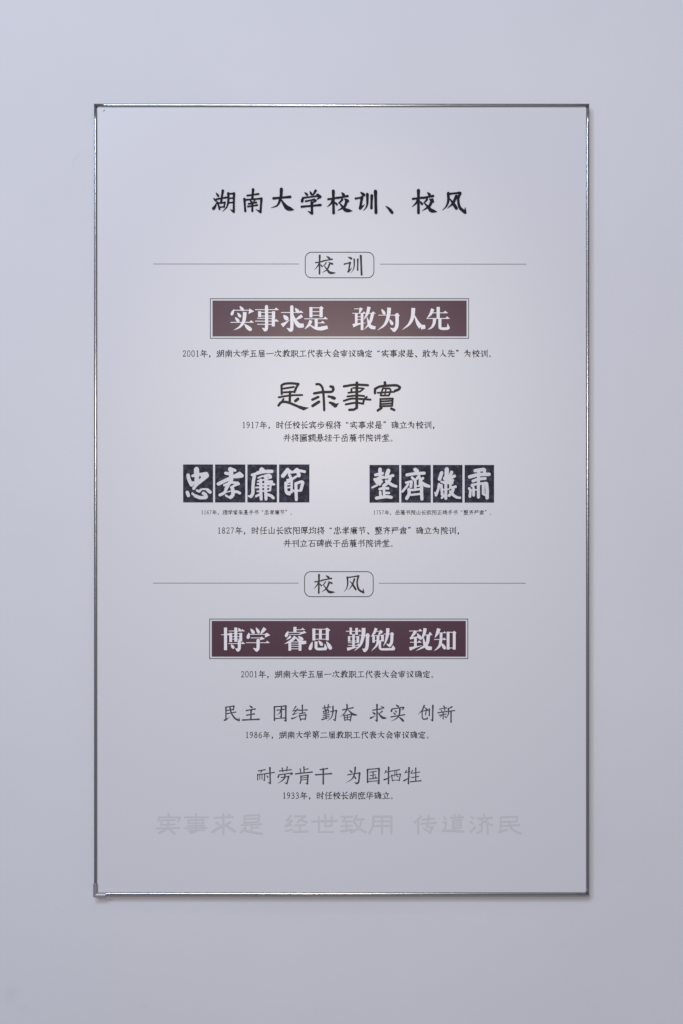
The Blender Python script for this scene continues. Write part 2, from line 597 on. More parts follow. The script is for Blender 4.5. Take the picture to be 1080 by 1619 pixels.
BANNER_B = [
 (340, 980, 10.8, "V56 180 132 180 517; l13 105 255 255 255; P 203 249 230 228 260 258; s13 235 190 505 190; V54 355 132 355 375; D38 400 142 428 182; V52 268 222 268 378; V52 440 222 440 368; l11 268 235 440 235; l11 268 285 440 285; l11 268 330 440 330; s13 230 405 510 405; g56 415 365 415 480 393 518 345 485; D50 275 420 310 470"),
 (340, 980, 10.8, "D52 608 152 655 215; D50 700 132 745 210; Q64 855 142 825 180 775 248; D53 580 222 565 300; l13 590 247 880 247; P 853 240 888 220 944 262 853 302; l13 610 308 800 308; P 755 350 790 283 852 325; g58 735 350 735 478 713 518 650 480; s13 530 390 930 390"),
 (440, 980, 10.8, "V56 285 120 285 208; s13 290 168 455 168; D52 168 195 137 270; l13 165 213 440 213; P 398 218 440 188 484 218 352 258 330 252; l11 185 250 380 250; Q40 215 280 180 310 135 338; D53 340 280 405 330; Q52 292 285 230 350 105 412; N66 290 290 350 350 400 386 478 382; V50 197 370 197 527; V52 372 370 372 527; l13 197 377 372 377; l12 197 415 372 415; l12 197 452 372 452; l13 197 494 372 494"),
 (440, 980, 10.8, "V54 608 148 608 352; V56 838 150 838 348; P 800 153 835 133 888 175 865 195; l13 608 160 838 160; l13 608 245 838 245; l13 608 330 838 330; V52 720 160 720 330; D57 582 375 545 490; V54 645 368 645 480; b48 645 480 680 498 800 496; P 778 490 795 403 838 480 820 518 778 518; D53 690 355 740 420; D62 825 370 890 480"),
 (540, 980, 10.8, "l13 75 195 310 195; P 280 198 306 163 344 200; V44 158 132 158 250; V48 258 138 258 255; l11 158 246 258 246; V42 130 278 130 372; V48 280 278 280 382; l11 130 290 280 290; l11 130 360 280 360; V46 205 255 205 480; l12 110 390 300 390; l12 110 435 300 435; P 258 437 285 403 318 438; T62 97 502 200 477 310 460; l13 295 262 440 262; Q68 377 138 370 270 320 430 215 532; g60 447 255 435 460 398 524 355 490; P 403 264 435 233 488 270 470 296 418 296"),
 (540, 980, 10.8, "Q52 592 143 560 220 500 292; Q56 690 185 665 215 625 265; l12 560 200 680 192; V46 548 262 548 388; V52 700 255 700 368; l13 548 268 700 268; l13 548 355 700 355; Q50 625 270 608 420 510 532; V46 655 355 655 470; b42 655 480 690 502 860 500; P 848 488 880 432 918 485 905 518 848 522; l13 720 242 860 242; Q60 790 143 785 250 750 380 710 452; g54 862 235 855 380 822 440 765 410; P 828 244 855 213 898 245 880 272"),
 (640, 980, 10.8, "l13 75 190 280 190; P 228 193 260 153 304 193; Q54 188 190 140 260 92 318; b26 100 316 200 297 270 288; P 82 300 132 278 155 312 98 338; D52 210 230 265 312; V50 182 310 182 470; s13 90 383 285 383; T66 82 497 180 467 295 440; Q60 347 143 330 240 272 348; l14 345 258 450 258; P 398 262 430 203 474 258; Q60 405 260 370 420 190 530; N76 313 290 340 410 390 477 462 486"),
 (640, 980, 10.8, "Q64 582 148 555 230 512 308; l12 550 222 690 222; P 648 226 680 196 710 226; s13 500 335 710 335; V50 620 222 620 340; Q52 618 340 590 450 500 532; D53 620 390 680 480; V52 740 203 740 507; V52 845 203 845 507; P 813 214 845 188 880 220 862 240; l14 740 212 845 212; l14 740 480 845 480"),
]


def banner(x0, y0, x1, y1, glyphs):
    o = Print().polys([rect(x0, y0, x1, y1)]).build('banner', M['plum'], board, 0.0005)
    Print().polys(box_ring(x0 - 3.9, y0 - 3.5, x1 + 3.7, y1 + 3.5, 1.0)).build('banner_border', M['ink'], o, 0.0005)
    for g in glyphs:
        Print().glyph(*g, 0.93).build('banner_character', M['white'], o, 0.0009)


banner(336.1, 475.2, 737.8, 531.8, BANNER_A)
banner(334.9, 981.7, 736.5, 1038.2, BANNER_B)

CALLIGRAPHY = [
 (430, 595, 9.818, "b32 152 275 148 140; b34 148 140 200 115 300 108 412 118; b34 412 118 375 180 350 245; b28 175 190 340 165; b28 165 250 350 238; b28 105 325 280 297 470 290; b36 282 240 275 400; b42 365 382 405 350; b28 180 350 150 400; b36 102 452 150 400 240 402 340 440 430 478; b46 430 478 495 500; t46 490 500 575 488"),
 (430, 595, 9.818, "b34 690 122 740 125 780 170 795 240 805 350 812 525; b36 655 265 780 245 920 240 955 205; b40 955 205 945 165 910 158; b36 628 362 720 320; b42 632 458 730 395; b34 878 312 940 322; b48 935 328 968 340; b36 900 408 960 425; b52 945 430 990 452; t50 980 455 1042 415"),
 (535, 595, 9.818, "b34 85 155 270 130 460 138; b42 288 100 285 490; b36 285 488 240 515 170 520; b28 205 195 200 245; b26 155 255 290 240 335 235 395 190; b24 395 190 330 182 230 180; b28 140 312 290 297 400 306; b30 85 380 200 347 330 350 500 362; b30 115 435 270 410 385 425; b30 385 425 400 360 440 320"),
 (535, 595, 9.818, "b40 722 95 728 140; b36 568 262 570 195 640 160 760 145 900 140 955 168; b38 955 168 940 200 880 225; b26 610 256 870 240; b26 690 190 655 298; b26 690 188 795 188 812 220 785 298; b26 655 298 785 298; b22 742 190 720 298; b28 655 350 650 460; b28 650 352 845 345; b28 845 345 835 455; b26 665 390 830 380; b26 665 430 830 420; b28 645 465 835 458; b36 612 530 670 490; b36 820 500 868 522"),
]
for g in CALLIGRAPHY:
    Print().glyph(*g, 1.10).build('brush_character', M['brush'], board, 0.0005)

RUB = [
 ((289.6, 734.3, 336.9, 794.4), 285, "b170 505 240 515 450; b140 515 450 505 700; b100 505 700 420 830; b118 245 420 270 540 330 680 355 720; b90 385 440 520 400 700 380; b170 700 420 800 395; b140 830 430 720 520 560 650; b110 350 670 600 640; b110 220 950 255 1050; b70 375 985 480 1070; b110 470 1060 620 1115 790 1110; b110 810 1090 780 1020 720 980; b76 520 890 590 925 640 870; b60 690 850 800 850; b105 840 870 930 945"),
 ((340.1, 734.3, 387.9, 794.4), 337, "b140 530 230 560 330 560 560; b95 530 210 680 270; b100 390 355 500 375; b115 165 690 450 550 560 500; b110 560 500 720 420 820 370; b90 820 350 910 430; b100 700 470 900 445; b110 560 560 480 700 400 850; b95 400 850 350 960 210 1035; b80 350 730 560 650 760 660; b90 760 655 790 690; b80 780 690 660 740 560 800; b118 600 830 620 950 600 1050 540 1105; b64 540 1120 450 1080 395 1045; b40 400 950 540 910; b90 640 930 750 935 830 975"),
 ((391.2, 734.3, 437.9, 794.4), 387, "b165 530 250 560 290; b90 230 410 400 360; b115 400 350 560 310 840 300; b105 300 450 270 600 255 800 250 980 190 1080; b60 190 1085 120 1065; b56 420 500 560 440; b100 620 450 760 420 800 460; b56 410 600 600 560 820 490; b64 400 690 620 700; b90 700 620 840 620; b80 700 690 910 700; b56 350 800 600 790 800 800; b56 390 920 760 900; b64 810 640 790 890; b100 495 570 500 900 510 1160; b100 655 480 650 900 660 1160; b76 355 1070 450 1020; b95 700 1020 820 1060 890 1125"),
 ((441.3, 734.3, 489.2, 794.4), 437, "b130 350 250 205 440; b90 350 250 480 330; b90 400 400 460 520; b110 640 240 560 310; b90 640 260 880 310; b120 670 300 700 430; b76 320 330 600 320; b76 340 570 500 530 620 460; b95 290 660 300 900 340 985; b76 290 660 480 590; b74 480 540 470 950; b42 300 710 470 700; b50 310 810 470 790; b90 340 985 410 1005; b60 350 940 480 940; b56 480 860 570 930; b100 605 680 620 1180; b90 600 680 780 620 830 650; b100 820 660 760 880; b64 660 900 770 895"),
 ((584.3, 735.1, 631.2, 794.7), 581, "b115 390 235 390 420; b95 250 410 470 360; b100 230 550 310 660; b110 320 530 480 480; b100 400 450 380 700; b64 150 800 300 730; b110 330 600 430 620; b130 650 275 600 420; b95 560 490 700 455 790 430; b100 710 460 690 560 620 660 500 750; b100 590 600 700 680 800 740; b90 790 735 890 765; b86 380 850 520 815 640 830; b86 510 800 520 1060; b80 530 970 670 970; b86 395 940 405 1080; b105 280 1130 450 1100 600 1085 740 1105"),
 ((634.5, 735.1, 681.2, 794.7), 631, "b125 500 245 560 290; b100 245 410 500 370 780 355; b86 400 490 470 560; b86 505 560 505 800; b90 620 440 560 520; b76 650 500 640 720; b86 690 560 740 510; b76 215 650 380 610; b90 385 620 365 780; b76 280 700 210 800 105 925; b86 700 640 800 705 930 760; b90 800 740 930 765; b105 305 860 310 1000 235 1140; b105 700 720 700 1000 710 1160; b76 310 880 500 870 700 840; b70 370 1030 680 995; b50 500 760 640 750"),
 ((684.5, 735.1, 731.2, 794.7), 681, "b140 500 235 490 480; b115 340 345 275 540; b105 650 325 600 450; b100 740 445 660 485; b150 450 520 590 540; b70 330 620 430 660; b86 690 580 600 575; b86 260 700 235 850 165 1040; b40 150 1050 132 950; b100 400 640 660 660; b86 330 730 345 900 370 1030; b96 470 700 470 900 470 1140; b50 330 870 580 850; b76 340 1010 400 1060 345 1120; b80 610 650 610 800; b90 640 810 770 775; b96 700 860 650 970 570 1050; b90 610 930 720 1050 820 1110; b76 800 1105 910 1120"),
 ((734.7, 735.1, 781.2, 794.7), 731, "b115 400 280 660 240; b100 690 250 690 330; b115 225 470 500 405 830 390; b96 330 600 500 540 710 520; b100 510 270 500 700 500 1100; b80 300 720 500 690 720 660; b80 290 740 340 780; b90 215 830 250 900 235 1080; b90 350 840 350 1040; b96 650 690 650 980; b115 750 680 770 900 770 1120; b70 640 1000 720 1040; b46 250 880 500 870"),
]
for (rc, ox, t) in RUB:
    o = Print().polys([rect(*rc)]).build('rubbing_tile', M['tile'], board, 0.0005)
    Print().glyph(ox, 730, 19.636, t, 0.95).build('rubbing_character', M['chalk'], o, 0.0009)

SOFT = [[
 (345, 1105, 7.2, "h12 85 95 180 80; v13 180 82 172 125; h11 90 132 172 120; v13 88 95 88 240; t14 72 242 95 232 135 205; h11 100 168 200 150; cg16 135 100 150 160 190 220 238 245 240 210"),
 (345, 1105, 7.2, "d16 355 75 385 98; h13 320 132 422 115; h13 325 185 412 170; h15 278 240 465 232; v15 375 130 372 235"),
 (345, 1105, 7.2, "v14 640 90 640 245; h13 640 90 768 80; vg16 770 80 770 250 745 240; h11 668 128 752 118; vg14 720 100 718 205 695 195; p10 712 125 700 160 665 185; h11 640 225 765 215"),
 (345, 1105, 7.2, "p11 885 85 850 135; h10 850 138 880 130; p12 905 115 850 175; t11 850 178 915 155; t14 838 224 870 215 915 190; h12 915 130 1012 125; v13 958 72 958 160; h11 925 168 990 158; v12 925 190 938 242; h12 930 190 1000 180; v12 1000 182 990 235; h11 938 230 990 228"),
 (500, 1105, 7.2, "h10 75 105 160 90; v11 95 78 100 125; v11 138 65 132 120; h9 100 125 135 120; v9 80 140 88 170; h9 82 142 145 132; v9 145 132 138 160; h9 88 165 140 158; v11 110 125 112 225; h9 80 188 150 178; h9 80 210 145 200; t12 65 235 160 212; h11 165 145 232 130; vg14 230 132 215 245 185 228; p14 190 85 190 150 170 215 125 250"),
 (500, 1105, 7.2, "h12 300 125 420 100; p14 350 65 350 110 320 165 265 205; n19 355 115 390 150 420 175 472 185; v11 315 185 325 245; h11 318 188 400 175; v12 402 175 388 250; h9 325 212 392 205; v9 355 185 355 235; h10 325 240 390 235"),
 (500, 1105, 7.2, "h12 645 128 745 112; vg15 692 65 692 252 665 235; d15 735 85 768 102; d16 640 150 668 172; t15 618 218 680 190; p12 752 140 710 175; n21 700 155 735 195 760 215 805 218"),
 (500, 1105, 7.2, "d16 905 68 935 85; d16 865 108 855 140; h12 862 115 990 95; p14 995 98 990 112 970 130; d13 895 130 912 148; d13 875 155 900 175; h12 850 205 1005 180; p15 952 115 945 180 910 225 850 255; d19 940 205 970 228 990 250"),
 (575, 1105, 7.2, "p13 690 75 665 130 620 175; d13 690 95 710 110 732 130; h10 665 140 712 130; v11 712 130 705 180; cg12 665 145 668 215 685 232 725 225 725 198; v13 748 115 748 190; vg15 788 75 785 248 758 232"),
 (575, 1105, 7.2, "d13 905 75 920 92; h10 865 115 945 102; d10 880 125 890 140; p9 925 115 915 140; h11 845 158 950 142; v11 905 150 905 228; p9 895 180 865 212; h9 860 185 940 172; d10 918 190 938 212; p13 1005 90 975 105 958 110; p13 965 110 965 170 935 225; h11 965 142 1035 132; v14 995 140 995 265"),
], [
 (398, 1205, 8, "h12 85 110 170 95; p10 130 105 105 145; v11 75 155 75 225; h10 75 158 165 148; vg12 165 148 160 232 142 222; v9 102 165 102 215; v9 130 160 130 215; h12 180 145 285 130; vg16 230 70 235 270 200 252; d14 190 170 205 190"),
 (398, 1205, 8, "h12 350 112 500 95; v12 385 75 395 120; v12 450 60 440 110; d17 345 155 335 190; h12 345 160 500 138; p14 515 140 505 152 480 165; h12 375 195 470 180; vg16 468 182 445 272 412 258; p15 420 155 410 210 330 272"),
 (398, 1205, 8, "v13 660 60 662 130; h11 662 92 715 85; v12 612 85 622 135; h14 555 148 765 125; v13 622 175 622 235 612 268; h11 622 178 710 165; vg16 712 168 705 275 678 262; h9 630 200 695 192; h9 630 225 695 218"),
 (398, 1205, 8, "h13 865 95 960 80; h15 808 160 1010 145; v17 905 85 905 275"),
 (538, 1205, 8, "d17 115 100 145 125; h12 95 160 245 135; p16 190 65 180 150 145 215 70 262; vg18 245 138 232 250 205 270 178 250; d16 175 175 195 205"),
 (538, 1205, 8, "v17 345 95 345 255; h13 345 92 490 80; vg18 490 82 488 270 465 258; h10 375 128 455 115; h10 378 168 445 160; h11 368 212 465 200; v12 415 120 415 208; d11 438 178 450 192; h11 345 245 485 235"),
 (538, 1205, 8, "p10 580 105 558 150; h10 575 128 640 115; t15 555 222 600 205 645 175; v16 612 65 610 272; h11 650 112 750 95; v12 650 165 660 235; h10 655 168 760 148; v12 762 150 745 235; p9 690 112 690 165 675 195; c9 715 108 715 175 735 185; h9 660 230 745 225"),
 (538, 1205, 8, "p10 835 105 812 150; h10 830 130 880 118; t15 805 235 850 210 895 180; v16 870 70 862 272; p10 915 105 885 150; h10 905 140 1005 125; h11 905 195 990 180; h13 890 248 1020 235; v13 955 75 955 240"),
]]
for group in SOFT:
    for g in group:
        Print().glyph(*g, 1.18).build('motto_character', M['soft'], board, 0.0005)

GHOST = [
 (240, "b12 140 30 145 55; b12 55 95 60 65 240 65 225 100; b10 85 90 200 88; b10 75 130 200 125; b12 80 95 80 130; b12 40 160 235 155; b14 140 90 130 160 60 200; b16 150 165 195 205"),
 (240, "b12 280 65 480 65; b12 375 35 375 185 330 200; b10 310 90 440 88; b10 440 88 440 115 310 118; b10 310 118 310 90; b10 300 140 450 135; b10 280 160 470 155; b10 310 180 445 175; b10 445 135 445 178"),
 (240, "b12 535 70 690 60; b14 610 35 610 210; b12 550 110 580 130; b16 515 190 590 145; b12 670 105 640 125; b18 625 130 710 185; b12 650 40 670 55"),
 (240, "b11 790 50 920 45; b11 920 45 910 105 790 110; b11 790 110 790 50; b10 790 78 910 75; b12 765 130 935 125; b12 850 130 850 180; b10 850 155 910 152; b14 760 195 800 150; b16 800 180 870 195 940 205"),
 (440, "b12 110 50 70 90; b12 70 90 120 95; b12 120 95 60 140; b12 60 140 110 130; b12 60 185 115 170; b12 140 55 230 55; b12 230 55 160 110; b14 180 85 245 105; b12 140 135 230 130; b12 185 135 185 185; b14 130 188 250 185"),
 (440, "b14 290 100 495 95; b12 345 60 345 190; b12 345 190 470 190; b12 400 45 400 140; b12 455 55 455 140; b12 455 140 400 140"),
 (440, "b12 540 60 630 60; b12 580 60 550 100; b12 550 100 620 100; b12 580 100 580 180; b12 540 140 630 135; b14 535 185 630 170; b12 670 50 640 100; b12 660 85 730 80; b12 710 85 690 150 620 195; b16 650 110 690 160 745 190"),
 (440, "b14 810 60 805 140 775 205; b14 810 60 965 58; b14 965 58 965 200; b12 810 100 960 98; b12 805 140 960 138; b14 885 60 885 200"),
 (640, "b14 140 55 85 110; b14 115 90 115 205; b12 150 85 250 75; b12 140 120 270 112; b12 205 50 190 150; b12 190 150 240 148; b12 240 148 210 200; b12 160 160 200 185"),
 (640, "b12 335 60 350 85; b12 330 110 355 110; b12 355 110 340 160; b16 320 180 400 180 500 188; b10 420 45 430 60; b10 470 42 460 60; b12 390 70 500 65; b11 410 90 480 88; b11 480 88 480 155; b11 480 155 410 158; b11 410 158 410 90; b10 410 112 480 110; b10 410 134 480 132"),
 (640, "b12 565 60 585 75; b12 560 105 580 118; b14 560 190 600 150; b12 675 40 680 60; b12 620 75 745 68; b12 715 75 640 130; b12 640 80 750 135; b12 660 135 655 180 620 200; b12 705 130 708 205"),
 (640, "b12 820 65 960 60; b12 960 60 955 100 820 105; b12 820 65 815 195; b12 800 195 870 170; b12 820 140 980 130; b14 890 105 920 170 990 205"),
]
for ox, t in GHOST:
    o = Print().glyph(ox, 1280, 5.4, t, 1.2).build('faded_character', M['ghost'], board, 0.0005)
    o['label'] = 'very faint pale grey character in the lowest line'

# ------------------------------------------------------------------ small captions
DIGIT = {   # on a 0..50 x 0..100 cell
 '0': "b7 25 14 38 20 42 50 38 80 25 86; b7 25 86 12 80 8 50 12 20 25 14",
 '1': "b9 26 14 26 86; b5 14 22 26 15; b5 14 86 38 86",
 '2': "b7 10 30 14 18 26 14 38 20 40 34 32 52 10 84; b8 10 84 42 84; b5 42 84 44 74",
 '3': "b7 10 26 18 15 32 16 37 28 33 42 20 47; b8 20 47 36 52 40 66 34 80 20 86 9 80",
 '5': "b7 40 15 16 15; b6 16 15 14 46; b8 14 46 30 44 40 58 36 78 22 86 9 80",
 '6': "b7 40 15 22 26 11 48 10 66 16 82 28 86; b8 28 86 40 76 41 60 34 48 22 48 12 58",
 '7': "b7 8 16 42 16; b7 42 16 30 50 20 86",
 '8': "b7 25 14 37 20 37 36 25 46; b7 25 46 13 36 13 20 25 14; b8 25 46 40 58 40 76 25 86; b8 25 86 10 76 10 58 25 46",
 '9': "b8 25 14 12 22 9 38 16 52 28 52 38 42; b7 25 14 36 20 40 36 38 58 28 76 11 86",
}
CAPTIONS = [
 (288.3, 558.9, 13.03, "2001年，湖南大学五届一次教职工代表大会审议确定“实事求是、敢为人先”为校训。"),
 (382.4, 671.9, 13.0, "1917年，时任校长宾步程将“实事求是”确立为校训，"),
 (447.5, 692.2, 13.0, "并将匾额悬挂于岳麓书院讲堂。"),
 (317.7, 810.0, 8.24, "1167年，理学家朱熹手书“忠孝廉节”。"),
 (590.0, 810.2, 8.32, "1757年，岳麓书院山长欧阳正焕手书“整齐严肃”。"),
 (343.4, 838.8, 13.0, "1827年，时任山长欧阳厚均将“忠孝廉节、整齐严肃”确立为院训，"),
 (447.7, 859.0, 13.0, "并刊立石碑嵌于岳麓书院讲堂。"),
 (380.4, 1066.0, 13.0, "2001年，湖南大学五届一次教职工代表大会审议确定。"),
 (387.6, 1161.9, 12.93, "1986年，湖南大学第二届教职工代表大会审议确定。"),
 (446.3, 1257.8, 13.0, "1933年，时任校长胡庶华确立。"),
]
